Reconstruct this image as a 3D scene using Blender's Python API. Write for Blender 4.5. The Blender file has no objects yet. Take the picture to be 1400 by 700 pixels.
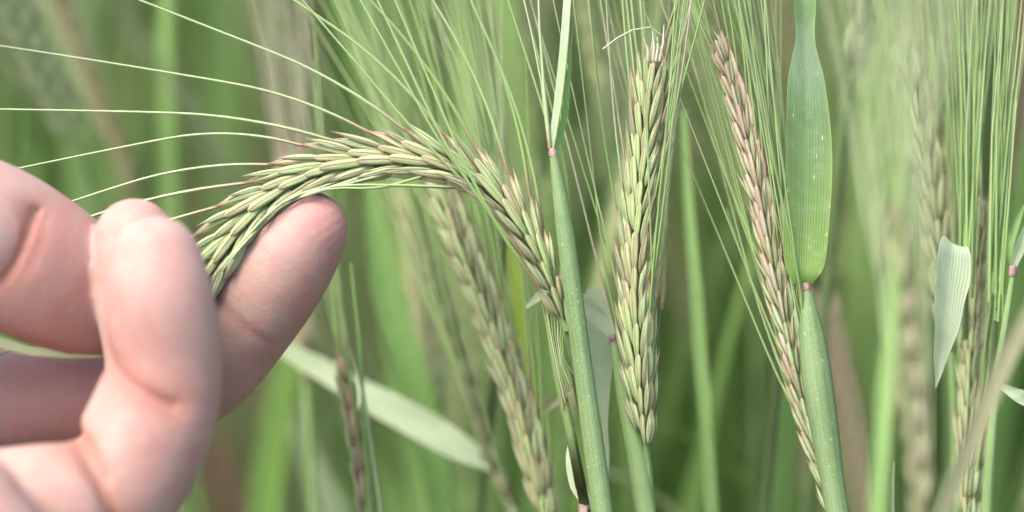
import bpy, math, random
import numpy as np
from mathutils import Vector, Matrix
from math import radians, sin, cos, pi

random.seed(7)
rng = np.random.default_rng(7)
SC = bpy.context.scene
COL = SC.collection

# ------------------------------------------------------------------ camera, sky, sun, exposure
LENS, FOCUS, PITCH, CAM_H = 85.0, 0.46, 20.0, 0.80
cam_data = bpy.data.cameras.new("camera")
cam = bpy.data.objects.new("camera", cam_data)
COL.objects.link(cam)
cam_data.lens = LENS
cam_data.sensor_width = 36.0
cam_data.clip_start = 0.01
cam_data.clip_end = 200.0
cam.location = (0, 0, CAM_H)
cam.rotation_euler = (radians(90 - PITCH), 0, 0)
cam_data.dof.use_dof = True
cam_data.dof.focus_distance = FOCUS
cam_data.dof.aperture_fstop = 5.4
SC.camera = cam

SUN_EL, SUN_AZ = 60.0, -54.0            # azimuth of the sun measured from straight behind the camera, negative = left
world = bpy.data.worlds.new("World")
SC.world = world
world.use_nodes = True
wn = world.node_tree
for n in list(wn.nodes):
    wn.nodes.remove(n)
sky = wn.nodes.new("ShaderNodeTexSky")
sky.sky_type = 'NISHITA'
sky.sun_disc = False
sky.sun_elevation = radians(SUN_EL)
sky.dust_density = 4.0
sky.ozone_density = 0.6
sky.air_density = 0.8
bgn = wn.nodes.new("ShaderNodeBackground")
bgn.inputs['Strength'].default_value = 0.15
wo = wn.nodes.new("ShaderNodeOutputWorld")
wn.links.new(sky.outputs[0], bgn.inputs[0])
wn.links.new(bgn.outputs[0], wo.inputs[0])

sd = bpy.data.lights.new("sun", 'SUN')
sd.energy = 1.0
sd.angle = radians(26)
sd.color = (1.0, 0.95, 0.87)
sun = bpy.data.objects.new("sun", sd)
COL.objects.link(sun)
sun_dir = Vector((sin(radians(SUN_AZ)) * cos(radians(SUN_EL)), -cos(radians(SUN_AZ)) * cos(radians(SUN_EL)), sin(radians(SUN_EL))))
sun.location = (0, 0, 3)
sun.rotation_euler = (-sun_dir).to_track_quat('-Z', 'Y').to_euler()
sky.sun_rotation = math.atan2(sun_dir.x, sun_dir.y)

SC.view_settings.view_transform = 'Standard'
SC.view_settings.look = 'None'
SC.view_settings.exposure = 1.94
SC.view_settings.gamma = 1.0
SC.render.engine = 'CYCLES'
SC.cycles.max_bounces = 8
SC.cycles.diffuse_bounces = 4
SC.cycles.transmission_bounces = 5
SC.cycles.transparent_max_bounces = 8
SC.cycles.use_denoising = True

# ------------------------------------------------------------------ places: a picture direction and a depth give a point of the field
CF = Vector((0, cos(radians(PITCH)), -sin(radians(PITCH))))
CR = Vector((1, 0, 0))
CU = Vector((0, sin(radians(PITCH)), cos(radians(PITCH))))
CAM = Vector((0, 0, CAM_H))
FPX = LENS / 36.0 * 1400.0
MM = 0.001

def P(px, py, d=0.0):
    z = FOCUS + d * MM
    return CAM + CF * z + CR * ((px - 700) / FPX * z) - CU * ((py - 350) / FPX * z)

def PXM(px, d=0.0):                       # a width in picture units at that depth, in metres
    return px / FPX * (FOCUS + d * MM)

# ------------------------------------------------------------------ materials
def newmat(name):
    m = bpy.data.materials.new(name)
    m.use_nodes = True
    nt = m.node_tree
    for n in list(nt.nodes):
        nt.nodes.remove(n)
    return m, nt

def N(nt, typ, **kw):
    n = nt.nodes.new(typ)
    for k, v in kw.items():
        setattr(n, k, v)
    return n

def L(nt, a, b):
    nt.links.new(a, b)

def ramp(nt, fac, stops, interp='LINEAR'):
    r = N(nt, "ShaderNodeValToRGB")
    r.color_ramp.interpolation = interp
    el = r.color_ramp.elements
    el[0].position, el[0].color = stops[0][0], (*stops[0][1], 1)
    el[1].position, el[1].color = stops[-1][0], (*stops[-1][1], 1)
    for p, c in stops[1:-1]:
        e = el.new(p)
        e.color = (*c, 1)
    L(nt, fac, r.inputs[0])
    return r.outputs[0]

def framp(nt, fac, stops):
    return ramp(nt, fac, [(p, (v, v, v)) for p, v in stops])

def mix(nt, fac, a, b, blend='MIX'):
    m = N(nt, "ShaderNodeMix", data_type='RGBA', blend_type=blend)
    if isinstance(fac, (int, float)):
        m.inputs[0].default_value = fac
    else:
        L(nt, fac, m.inputs[0])
    for i, v in ((6, a), (7, b)):
        if isinstance(v, tuple):
            m.inputs[i].default_value = (*v, 1)
        else:
            L(nt, v, m.inputs[i])
    return m.outputs[2]

def mth(nt, op, a, b=None, c=None):
    m = N(nt, "ShaderNodeMath", operation=op)
    for i, v in enumerate((a, b, c)):
        if v is None:
            continue
        if isinstance(v, (int, float)):
            m.inputs[i].default_value = v
        else:
            L(nt, v, m.inputs[i])
    return m.outputs[0]

def uvs(nt, su=1.0, sv=1.0):
    uv = N(nt, "ShaderNodeUVMap")
    mp = N(nt, "ShaderNodeMapping")
    mp.inputs['Scale'].default_value = (su, sv, 1)
    L(nt, uv.outputs[0], mp.inputs[0])
    sep = N(nt, "ShaderNodeSeparateXYZ")
    L(nt, uv.outputs[0], sep.inputs[0])
    oi = N(nt, "ShaderNodeObjectInfo")
    cmb = N(nt, "ShaderNodeVectorMath", operation='ADD')
    sc = N(nt, "ShaderNodeCombineXYZ")
    L(nt, mth(nt, 'MULTIPLY', oi.outputs['Random'], 37.0), sc.inputs[2])
    L(nt, mp.outputs[0], cmb.inputs[0])
    L(nt, sc.outputs[0], cmb.inputs[1])
    return cmb.outputs[0], sep, oi

def noise(nt, vec, scale, detail=3, rough=0.6):
    n = N(nt, "ShaderNodeTexNoise")
    n.inputs['Scale'].default_value = scale
    n.inputs['Detail'].default_value = detail
    n.inputs['Roughness'].default_value = rough
    if vec is not None:
        L(nt, vec, n.inputs['Vector'])
    return n.outputs[0]

def objcoord(nt):
    return N(nt, "ShaderNodeTexCoord").outputs['Object']

def finish(nt, col, rough, height, bump, transl, tcol=None, spec=0.4, sheen=0.0, bdist=0.0003):
    b = N(nt, "ShaderNodeBsdfPrincipled")
    L(nt, col, b.inputs['Base Color'])
    b.inputs['Roughness'].default_value = rough
    b.inputs['Specular IOR Level'].default_value = spec
    b.inputs['Sheen Weight'].default_value = sheen
    if height is not None:
        bp = N(nt, "ShaderNodeBump")
        bp.inputs['Strength'].default_value = bump
        bp.inputs['Distance'].default_value = bdist
        L(nt, height, bp.inputs['Height'])
        L(nt, bp.outputs[0], b.inputs['Normal'])
    out = N(nt, "ShaderNodeOutputMaterial")
    if transl > 0:
        t = N(nt, "ShaderNodeBsdfTranslucent")
        L(nt, tcol if tcol is not None else col, t.inputs[0])
        ms = N(nt, "ShaderNodeMixShader")
        ms.inputs[0].default_value = transl
        L(nt, b.outputs[0], ms.inputs[1])
        L(nt, t.outputs[0], ms.inputs[2])
        L(nt, ms.outputs[0], out.inputs[0])
    else:
        L(nt, b.outputs[0], out.inputs[0])

def leaf_mat(name, dark, light, vein, bands=16, transl=0.4, bloom=0.15, spots=False, edge=None, rough=0.5, ribs=0.22, grad=None):
    m, nt = newmat(name)
    vec, sep, oi = uvs(nt, 1, 1)
    v2, _, _ = uvs(nt, 3, 26)
    streak = N(nt, "ShaderNodeMapping")
    streak.inputs['Scale'].default_value = (bands * 1.6, 4.0, 1)
    L(nt, vec, streak.inputs[0])
    ns = noise(nt, streak.outputs[0], 1.0, 3, 0.55)
    lines = mth(nt, 'SINE', mth(nt, 'MULTIPLY', sep.outputs[0], bands * 2 * pi))
    lines = mth(nt, 'MULTIPLY_ADD', lines, 0.5, 0.5)
    big = noise(nt, v2, 1.2, 4, 0.6)
    base = mix(nt, framp(nt, big, [(0.3, 0), (0.7, 1)]), dark, light)
    base = mix(nt, mth(nt, 'MULTIPLY', framp(nt, oi.outputs['Random'], [(0, 0), (1, 1)]), 0.45), base, vein)
    if grad:
        base = mix(nt, framp(nt, sep.outputs[1], [(0.0, 0.9), (0.16, 0.45), (0.34, 0)]), base, grad[0])
        base = mix(nt, mth(nt, 'MULTIPLY', framp(nt, mth(nt, 'ADD', sep.outputs[1], mth(nt, 'MULTIPLY', ns, 0.12)), [(0.42, 0), (0.53, 1), (0.6, 1), (0.63, 0)]), 0.55), base, grad[1])
    base = mix(nt, mth(nt, 'MULTIPLY', mth(nt, 'MULTIPLY', lines, framp(nt, big, [(0.3, 0.3), (0.7, 1)])), ribs), base, vein)
    mid = mth(nt, 'ABSOLUTE', mth(nt, 'SUBTRACT', sep.outputs[0], 0.5))
    base = mix(nt, mth(nt, 'MULTIPLY', framp(nt, mid, [(0.0, 1), (0.018, 0.4), (0.04, 0)]), 0.5), base, vein)
    base = mix(nt, mth(nt, 'MULTIPLY', framp(nt, ns, [(0.35, 0), (0.75, 1)]), 0.35), base, vein)
    if bloom > 0:
        bn = noise(nt, objcoord(nt), 420, 5, 0.7)
        base = mix(nt, mth(nt, 'MULTIPLY', framp(nt, bn, [(0.5, 0), (0.75, 1)]), bloom), base, (0.38, 0.46, 0.36))
    if edge is not None:
        ed = mth(nt, 'ABSOLUTE', mth(nt, 'SUBTRACT', sep.outputs[0], 0.5))
        base = mix(nt, framp(nt, ed, [(0.455, 0), (0.49, 1)]), base, edge)
    if spots:
        mp = N(nt, "ShaderNodeMapping")
        mp.inputs['Scale'].default_value = (14, 30, 1)
        L(nt, vec, mp.inputs[0])
        vo = N(nt, "ShaderNodeTexVoronoi")
        vo.inputs['Scale'].default_value = 1.0
        L(nt, mp.outputs[0], vo.inputs['Vector'])
        gate = framp(nt, noise(nt, vec, 5.0, 2), [(0.56, 0), (0.6, 1)])
        sp = mth(nt, 'MULTIPLY', framp(nt, vo.outputs['Distance'], [(0.12, 1), (0.2, 0)]), gate)
        base = mix(nt, sp, base, (0.62, 0.60, 0.34))
    h = mth(nt, 'ADD', mth(nt, 'MULTIPLY', lines, 0.6), mth(nt, 'MULTIPLY', ns, 0.4))
    tc = mix(nt, 0.5, base, (0.26, 0.44, 0.08))
    finish(nt, base, rough, h, 0.35, transl, tc, spec=0.35)
    return m

def stem_mat(name, dark, light, pale, lines_n=14, specks=0.5):
    m, nt = newmat(name)
    vec, sep, oi = uvs(nt, 1, 1)
    st = N(nt, "ShaderNodeMapping")
    st.inputs['Scale'].default_value = (lines_n * 2, 5, 1)
    L(nt, vec, st.inputs[0])
    ns = noise(nt, st.outputs[0], 1.0, 4, 0.6)
    oc = objcoord(nt)
    big = noise(nt, oc, 90, 4, 0.6)
    base = mix(nt, framp(nt, big, [(0.35, 0), (0.65, 1)]), dark, light)
    base = mix(nt, mth(nt, 'MULTIPLY', framp(nt, ns, [(0.4, 0), (0.7, 1)]), 0.45), base, pale)
    bn = noise(nt, oc, 2600, 2, 0.6)
    base = mix(nt, mth(nt, 'MULTIPLY', framp(nt, bn, [(0.52, 0), (0.72, 1)]), specks), base, (0.34, 0.42, 0.28))
    vo = N(nt, 'ShaderNodeTexVoronoi')
    vo.inputs['Scale'].default_value = 420
    L(nt, oc, vo.inputs['Vector'])
    base = mix(nt, mth(nt, 'MULTIPLY', framp(nt, vo.outputs['Distance'], [(0.07, 1), (0.13, 0)]), specks), base, (0.50, 0.54, 0.40))
    finish(nt, base, 0.55, ns, 0.3, 0.12, None, spec=0.3)
    return m

def grain_mat(name, body, cream, purple, amt, tip):
    """husk: pale between the nerves, green along them, flushed purple-brown at tip and margins on some husks"""
    m, nt = newmat(name)
    vec, sep, oi = uvs(nt, 1, 1)
    v = sep.outputs[1]
    st = N(nt, "ShaderNodeMapping")
    st.inputs['Scale'].default_value = (16, 1.6, 1)
    L(nt, vec, st.inputs[0])
    ns = noise(nt, st.outputs[0], 1.0, 3, 0.6)
    st2 = N(nt, "ShaderNodeMapping")
    st2.inputs['Scale'].default_value = (5, 1.0, 1)
    L(nt, vec, st2.inputs[0])
    blot = noise(nt, st2.outputs[0], 1.0, 3, 0.55)
    base = mix(nt, framp(nt, v, [(0.0, 0.25), (0.3, 0.7), (0.6, 1.0)]), body, cream)
    base = mix(nt, framp(nt, ns, [(0.42, 0), (0.66, 0.75)]), base, body)
    dk = tuple(c * 0.6 for c in body)
    ln = mth(nt, 'COSINE', mth(nt, 'MULTIPLY', sep.outputs[0], 5 * 2 * pi))
    lnf = framp(nt, ln, [(0.55, 0), (0.98, 1)])
    nerve = mix(nt, framp(nt, oi.outputs['Random'], [(0.45, 0), (0.6, 1)]), dk, purple)
    base = mix(nt, mth(nt, 'MULTIPLY', lnf, 0.7), base, nerve)
    flush = mth(nt, 'MULTIPLY', framp(nt, mth(nt, 'ADD', blot, mth(nt, 'MULTIPLY', oi.outputs['Random'], 0.25)), [(0.60 - 0.16 * amt, 0), (0.72 - 0.12 * amt, 1)]), min(1.0, amt + 0.3))
    base = mix(nt, flush, base, purple)
    tipf = framp(nt, v, [(0.70, 0), (0.92, 1)])
    tipf = mth(nt, 'MULTIPLY', tipf, mth(nt, 'MULTIPLY', framp(nt, blot, [(0.35, 0.3), (0.55, 1)]), tip))
    base = mix(nt, tipf, base, purple)
    bn = noise(nt, objcoord(nt), 1600, 3, 0.6)
    base = mix(nt, mth(nt, 'MULTIPLY', framp(nt, bn, [(0.5, 0), (0.8, 1)]), 0.3), base, (0.5, 0.52, 0.40))
    h = mth(nt, 'ADD', ns, mth(nt, 'MULTIPLY', lnf, 0.8))
    finish(nt, base, 0.55, h, 0.6, 0.28, None, spec=0.3, sheen=0.1)
    return m

def awn_mat(name, a, b, transl=0.3, flushed=True):
    m, nt = newmat(name)
    vec, sep, oi = uvs(nt, 1, 1)
    base = mix(nt, framp(nt, mth(nt, 'MULTIPLY_ADD', sep.outputs[1], 0.7, mth(nt, 'MULTIPLY', oi.outputs['Random'], 0.4)), [(0.1, 0), (0.9, 1)]), a, b)
    if flushed:
        base = mix(nt, framp(nt, sep.outputs[1], [(0.0, 0.8), (0.035, 0.5), (0.09, 0)]), base, (0.27, 0.12, 0.10))
    stripe = framp(nt, mth(nt, 'SINE', mth(nt, 'MULTIPLY', sep.outputs[0], 3 * 2 * pi)), [(0.2, 0), (0.9, 1)])
    base = mix(nt, mth(nt, 'MULTIPLY', stripe, 0.3), base, (0.45, 0.50, 0.30))
    finish(nt, base, 0.45, None, 0, transl, None, spec=0.4)
    return m

M = {}
M['leaf'] = leaf_mat('barley leaf', (0.13, 0.26, 0.065), (0.185, 0.34, 0.095), (0.25, 0.39, 0.15), transl=0.5)
M['leaf_bright'] = leaf_mat('bright barley leaf', (0.235, 0.43, 0.105), (0.31, 0.50, 0.15), (0.40, 0.54, 0.25), transl=0.5)
M['leaf_flag'] = leaf_mat('flag leaf', (0.09, 0.165, 0.055), (0.125, 0.215, 0.075), (0.20, 0.29, 0.14), bands=17, transl=0.33, bloom=0.3, spots=True, edge=(0.24, 0.33, 0.10), ribs=0.14, grad=((0.20, 0.33, 0.05), (0.24, 0.32, 0.22)))
M['leaf_pale'] = leaf_mat('pale leaf underside', (0.30, 0.40, 0.22), (0.36, 0.45, 0.27), (0.46, 0.52, 0.36), bands=13, transl=0.35, bloom=0.35, ribs=0.25, edge=(0.55, 0.58, 0.45))
M['leaf_yellow'] = leaf_mat('yellowing leaf', (0.22, 0.32, 0.03), (0.27, 0.36, 0.04), (0.30, 0.38, 0.06), transl=0.5)
M['leaf_dry'] = leaf_mat('drying leaf', (0.24, 0.25, 0.13), (0.32, 0.30, 0.18), (0.36, 0.32, 0.20), transl=0.35)
M['sheath'] = stem_mat('green sheath with bloom', (0.095, 0.165, 0.055), (0.14, 0.215, 0.080), (0.24, 0.31, 0.17), specks=0.28)
M['stem'] = stem_mat('green stem', (0.13, 0.22, 0.07), (0.18, 0.28, 0.10), (0.26, 0.35, 0.16), specks=0.15)
M['stem_dark'] = stem_mat('dark purple green stem', (0.10, 0.18, 0.05), (0.15, 0.24, 0.07), (0.24, 0.19, 0.13), specks=0.1)
M['grain_cream'] = grain_mat('cream green husk', (0.36, 0.46, 0.17), (0.60, 0.64, 0.36), (0.30, 0.11, 0.10), 0.06, 1.0)
M['grain_green'] = grain_mat('green husk', (0.28, 0.41, 0.13), (0.50, 0.58, 0.28), (0.17, 0.065, 0.05), 0.16, 0.95)
M['grain_purple'] = grain_mat('dusty pink husk', (0.38, 0.38, 0.22), (0.60, 0.52, 0.36), (0.38, 0.20, 0.145), 0.26, 0.75)
M['grain_young'] = grain_mat('young pale green husk', (0.29, 0.43, 0.17), (0.46, 0.57, 0.31), (0.26, 0.16, 0.09), 0.12, 0.6)
M['side_green'] = grain_mat('green sterile husk', (0.29, 0.42, 0.14), (0.46, 0.56, 0.26), (0.32, 0.15, 0.13), 0.02, 0.45)
M['side_purple'] = grain_mat('dusty pink sterile husk', (0.37, 0.38, 0.23), (0.54, 0.50, 0.36), (0.38, 0.22, 0.165), 0.30, 0.6)
M['glume'] = grain_mat('narrow glume', (0.30, 0.42, 0.16), (0.50, 0.55, 0.30), (0.24, 0.10, 0.085), 0.10, 0.6)
M['awn'] = awn_mat('green awn', (0.22, 0.36, 0.10), (0.34, 0.43, 0.20))
M['awn_pale'] = awn_mat('pale green awn', (0.31, 0.40, 0.18), (0.41, 0.46, 0.27))
M['awn_plain'] = awn_mat('green awn of a young ear', (0.22, 0.36, 0.10), (0.34, 0.43, 0.20), flushed=False)
M['awn_deep'] = awn_mat('deep green awn of a young ear', (0.15, 0.27, 0.07), (0.22, 0.35, 0.11), flushed=False)
M['awn_pink'] = awn_mat('pinkish awn', (0.38, 0.33, 0.24), (0.46, 0.42, 0.32))
M['awn_dark'] = awn_mat('dark green awn', (0.15, 0.27, 0.07), (0.22, 0.35, 0.11))
M['white'] = awn_mat('dry white filament', (0.50, 0.47, 0.33), (0.58, 0.56, 0.44))

def plain(name, c, rough=0.5, var=None, scale=600, sss=0.0):
    m, nt = newmat(name)
    n_ = noise(nt, objcoord(nt), scale, 4, 0.6)
    col = mix(nt, framp(nt, n_, [(0.35, 0), (0.65, 1)]), c, var or c)
    b = N(nt, "ShaderNodeBsdfPrincipled")
    L(nt, col, b.inputs['Base Color'])
    b.inputs['Roughness'].default_value = rough
    o = N(nt, "ShaderNodeOutputMaterial")
    L(nt, b.outputs[0], o.inputs[0])
    return m
M['ligule'] = plain('purple collar', (0.12, 0.035, 0.05), 0.6, (0.28, 0.20, 0.15), 500)
M['nail'] = plain('fingernail', (0.62, 0.40, 0.34), 0.25, (0.66, 0.44, 0.38))

def skin_mat():
    m, nt = newmat('skin')
    oc = objcoord(nt)
    n1 = noise(nt, oc, 55, 4, 0.6)
    n2 = noise(nt, oc, 420, 3, 0.6)
    col = mix(nt, framp(nt, n1, [(0.35, 0), (0.68, 1)]), (0.35, 0.25, 0.208), (0.315, 0.172, 0.142))
    col = mix(nt, mth(nt, 'MULTIPLY', framp(nt, n2, [(0.45, 0), (0.7, 1)]), 0.3), col, (0.41, 0.30, 0.255))
    n3 = noise(nt, oc, 150, 4, 0.65)
    col = mix(nt, mth(nt, 'MULTIPLY', framp(nt, n3, [(0.48, 0), (0.68, 1)]), 0.35), col, (0.42, 0.17, 0.14))
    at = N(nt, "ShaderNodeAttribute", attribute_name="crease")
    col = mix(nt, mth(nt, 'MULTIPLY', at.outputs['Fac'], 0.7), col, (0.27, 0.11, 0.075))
    at2 = N(nt, "ShaderNodeAttribute", attribute_name="flush")
    col = mix(nt, mth(nt, 'MULTIPLY', at2.outputs['Fac'], 0.65), col, (0.38, 0.165, 0.15))
    # papillary ridges, distorted, plus fine cross wrinkles
    wv = N(nt, "ShaderNodeTexWave", wave_type='RINGS', rings_direction='SPHERICAL')
    mp = N(nt, "ShaderNodeMapping")
    c0 = (P(428, 330, 2) - HAND_O)
    mp.inputs['Location'].default_value = tuple(-c0)
    L(nt, oc, mp.inputs[0])
    L(nt, mp.outputs[0], wv.inputs['Vector'])
    wv.inputs['Scale'].default_value = 620
    wv.inputs['Distortion'].default_value = 3.0
    wv.inputs['Detail'].default_value = 2
    wv.inputs['Detail Scale'].default_value = 0.15
    wr = noise(nt, oc, 900, 5, 0.7)
    vo = N(nt, "ShaderNodeTexVoronoi", feature='DISTANCE_TO_EDGE')
    vo.inputs['Scale'].default_value = 750
    L(nt, oc, vo.inputs['Vector'])
    fade = N(nt, 'ShaderNodeVectorMath', operation='LENGTH')
    L(nt, mp.outputs[0], fade.inputs[0])
    fd = framp(nt, mth(nt, 'MULTIPLY', fade.outputs['Value'], 30), [(0.25, 1), (0.6, 0.15)])
    h = mth(nt, 'ADD', mth(nt, 'MULTIPLY', mth(nt, 'MULTIPLY', wv.outputs['Fac'], fd), 0.4), mth(nt, 'MULTIPLY', wr, 0.5))
    h = mth(nt, 'ADD', h, mth(nt, 'MULTIPLY', framp(nt, vo.outputs[0], [(0, 0), (0.2, 1)]), 0.35))
    bp = N(nt, "ShaderNodeBump")
    bp.inputs['Strength'].default_value = 0.35
    bp.inputs['Distance'].default_value = 0.00022
    L(nt, h, bp.inputs['Height'])
    b = N(nt, "ShaderNodeBsdfPrincipled")
    L(nt, col, b.inputs['Base Color'])
    L(nt, bp.outputs[0], b.inputs['Normal'])
    b.inputs['Roughness'].default_value = 0.48
    b.inputs['Specular IOR Level'].default_value = 0.13
    b.inputs['Subsurface Weight'].default_value = 0.45
    b.inputs['Subsurface Radius'].default_value = (1.0, 0.32, 0.2)
    b.inputs['Subsurface Scale'].default_value = 0.003
    o = N(nt, "ShaderNodeOutputMaterial")
    L(nt, b.outputs[0], o.inputs[0])
    return m

def soil_mat():
    m, nt = newmat('soil')
    oc = objcoord(nt)
    a = noise(nt, oc, 14, 6, 0.65)
    b_ = noise(nt, oc, 120, 5, 0.65)
    col = ramp(nt, a, [(0.3, (0.085, 0.05, 0.032)), (0.5, (0.16, 0.105, 0.068)), (0.7, (0.26, 0.19, 0.13))])
    col = mix(nt, framp(nt, b_, [(0.4, 0), (0.65, 0.6)]), col, (0.11, 0.07, 0.045))
    finish(nt, col, 0.95, mth(nt, 'ADD', a, b_), 0.8, 0, spec=0.1, bdist=0.01)
    return m
M['soil'] = soil_mat()

# ------------------------------------------------------------------ mesh helpers
def mesh_from(name, verts, faces, mat, uv=None, smooth=True):
    me = bpy.data.meshes.new(name)
    v = np.asarray(verts, dtype=np.float32)
    f = np.asarray(faces, dtype=np.int32)
    me.vertices.add(len(v))
    me.vertices.foreach_set("co", v.ravel())
    k = f.shape[1]
    me.loops.add(f.size)
    me.loops.foreach_set("vertex_index", f.ravel())
    me.polygons.add(len(f))
    me.polygons.foreach_set("loop_start", np.arange(len(f), dtype=np.int32) * k)
    if smooth:
        me.polygons.foreach_set("use_smooth", np.ones(len(f), dtype=bool))
    if uv is not None:
        lay = me.uv_layers.new(name="UVMap")
        lay.data.foreach_set("uv", np.asarray(uv, dtype=np.float32)[f.ravel()].ravel())
    me.update(calc_edges=True)
    if mat is not None:
        me.materials.append(mat)
    return me

def link(name, data, parent=None, loc=None):
    o = bpy.data.objects.new(name, data)
    COL.objects.link(o)
    if parent is not None:
        o.parent = parent
    if loc is not None:
        o.location = loc
    return o

def thing(name, label, cat, loc, group=None):
    o = link(name, None, loc=loc)
    o.empty_display_size = 0.01
    o['label'], o['category'] = label, cat
    if group:
        o['group'] = group
    return o

def catmull(pts, n):
    """resample control rows (any number of columns) to n rows, even in arc length of the first three columns"""
    p = np.asarray(pts, dtype=float)
    if len(p) == 2:
        q = p[0] + (p[1] - p[0]) * np.linspace(0, 1, n)[:, None]
        return q
    e = np.vstack([2 * p[0] - p[1], p, 2 * p[-1] - p[-2]])
    out = []
    for i in range(len(p) - 1):
        p0, p1, p2, p3 = e[i:i + 4]
        t = np.linspace(0, 1, 24, endpoint=(i == len(p) - 2))[:, None]
        out.append(0.5 * ((2 * p1) + (-p0 + p2) * t + (2 * p0 - 5 * p1 + 4 * p2 - p3) * t ** 2 + (-p0 + 3 * p1 - 3 * p2 + p3) * t ** 3))
    q = np.vstack(out)
    s = np.concatenate([[0], np.cumsum(np.linalg.norm(np.diff(q[:, :3], axis=0), axis=1))])
    u = np.linspace(0, s[-1], n)
    return np.stack([np.interp(u, s, q[:, k]) for k in range(q.shape[1])], 1)

def frames(c, hint=None):
    """tangents and two normals transported along the curve; the first normal starts near hint"""
    c = np.asarray(c)
    T = np.gradient(c, axis=0)
    T /= np.linalg.norm(T, axis=1)[:, None] + 1e-12
    h = np.array(hint if hint is not None else (0.3, -0.8, 0.4), dtype=float)
    A = np.zeros_like(T)
    for i in range(len(c)):
        a = h - T[i] * np.dot(h, T[i])
        nrm = np.linalg.norm(a)
        if nrm < 1e-4:
            a = np.cross(T[i], (0.12, 0.2, 0.97))
            nrm = np.linalg.norm(a)
        A[i] = a / nrm
        h = A[i]
    B = np.cross(T, A)
    return T, A, B

def tube_arrays(c, r, seg=8, hint=None, flat=1.0, base=0, v0=0, v1=1):
    c = np.asarray(c, float)
    n = len(c)
    r = np.broadcast_to(np.asarray(r, float), (n,))
    T, A, B = frames(c, hint)
    th = np.linspace(0, 2 * pi, seg + 1)
    ring = np.cos(th)[None, :, None] * A[:, None, :] * flat + np.sin(th)[None, :, None] * B[:, None, :]
    V = (c[:, None, :] + ring * r[:, None, None]).reshape(-1, 3)
    uv = np.stack(np.broadcast_arrays(np.linspace(0, 1, seg + 1)[None, :], np.linspace(v0, v1, n)[:, None]), -1).reshape(-1, 2)
    i = np.arange(n - 1)[:, None] * (seg + 1) + np.arange(seg)[None, :]
    F = np.stack([i, i + 1, i + seg + 2, i + seg + 1], -1).reshape(-1, 4) + base
    return V, F, uv

def tube(name, c, r, mat, parent=None, seg=8, hint=None, flat=1.0):
    o0 = np.array(parent_world(parent))
    V, F, uv = tube_arrays(np.asarray(c) - o0, r, seg, hint, flat)
    return link(name, mesh_from(name, V, F, mat, uv), parent)

def parent_world(p):
    v = Vector((0, 0, 0))
    while p is not None:
        v = v + p.location
        p = p.parent
    return v

def leaf_arrays(c, w, hint, fold=0.25, twist=0.0, base=0, across=6, ripple=0.0):
    """blade: c centre line, w half widths, hint = the way its upper face looks"""
    c = np.asarray(c, float)
    n = len(c)
    T, A, B = frames(c, hint)
    if np.any(twist):
        tw = np.linspace(0, 1, n) * twist if np.isscalar(twist) else np.asarray(twist)
        A2 = A * np.cos(tw)[:, None] + B * np.sin(tw)[:, None]
        B = -A * np.sin(tw)[:, None] + B * np.cos(tw)[:, None]
        A = A2
    s = np.linspace(-1, 1, across + 1)
    w = np.asarray(w, float)
    V = c[:, None, :] + B[:, None, :] * (s[None, :, None] * w[:, None, None]) + A[:, None, :] * ((np.abs(s) ** 1.4)[None, :, None] * w[:, None, None] * fold)
    if ripple:
        ph = np.linspace(0, 9, n)
        V += A[:, None, :] * (np.sin(ph[:, None] * 2 + s[None, :] * 3) * ripple * np.abs(s)[None, :])[:, :, None] * w[:, None, None]
    uv = np.stack(np.broadcast_arrays((s / 2 + 0.5)[None, :], np.linspace(0, 1, n)[:, None]), -1).reshape(-1, 2)
    i = np.arange(n - 1)[:, None] * (across + 1) + np.arange(across)[None, :]
    F = np.stack([i, i + 1, i + across + 2, i + across + 1], -1).reshape(-1, 4) + base
    return V.reshape(-1, 3), F, uv

def blade(name, rows, mat, parent, hint, fold=0.25, twist=0.0, n=40, across=8, ripple=0.08):
    """rows: (px, py, depth mm, half width px)"""
    q = np.array([[*P(a, b, d), PXM(w, d)] for a, b, d, w in rows])
    q = catmull(q, n)
    o0 = np.array(parent_world(parent))
    V, F, uv = leaf_arrays(q[:, :3] - o0, np.maximum(q[:, 3], 2e-5), hint, fold, twist, across=across, ripple=ripple)
    return link(name, mesh_from(name, V, F, mat, uv), parent)

def stalk(name, rows, mat, parent, seg=14, n=40, flat=1.0, hint=None):
    q = np.array([[*P(a, b, d), PXM(w, d)] for a, b, d, w in rows])
    q = catmull(q, n)
    return tube(name, q[:, :3], q[:, 3], mat, parent, seg, hint, flat)

def to_ground(rows, gx=0.0, gy=0.0, w=None):
    """continue a stalk given in picture terms down to the soil"""
    a, b, d, r = rows[-1]
    p0 = P(*rows[-2][:3])
    p1 = P(a, b, d)
    t = (p1 - p0).normalized()
    r_m = PXM(w if w else r, d)
    base = Vector((p1.x + gx + t.x * 0.06, p1.y + gy, -0.005))
    mid = p1 + t * 0.12
    out = [[*P(x, y, z), PXM(q, z)] for x, y, z, q in rows]
    out += [[*mid, r_m], [*((mid + base) / 2), r_m * 0.95], [*base, r_m * 0.9]]
    return out

def stalk3(name, q, mat, parent, seg=12, n=60, flat=1.0):
    q = catmull(np.array(q), n)
    return tube(name, q[:, :3], q[:, 3], mat, parent, seg, None, flat)

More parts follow.
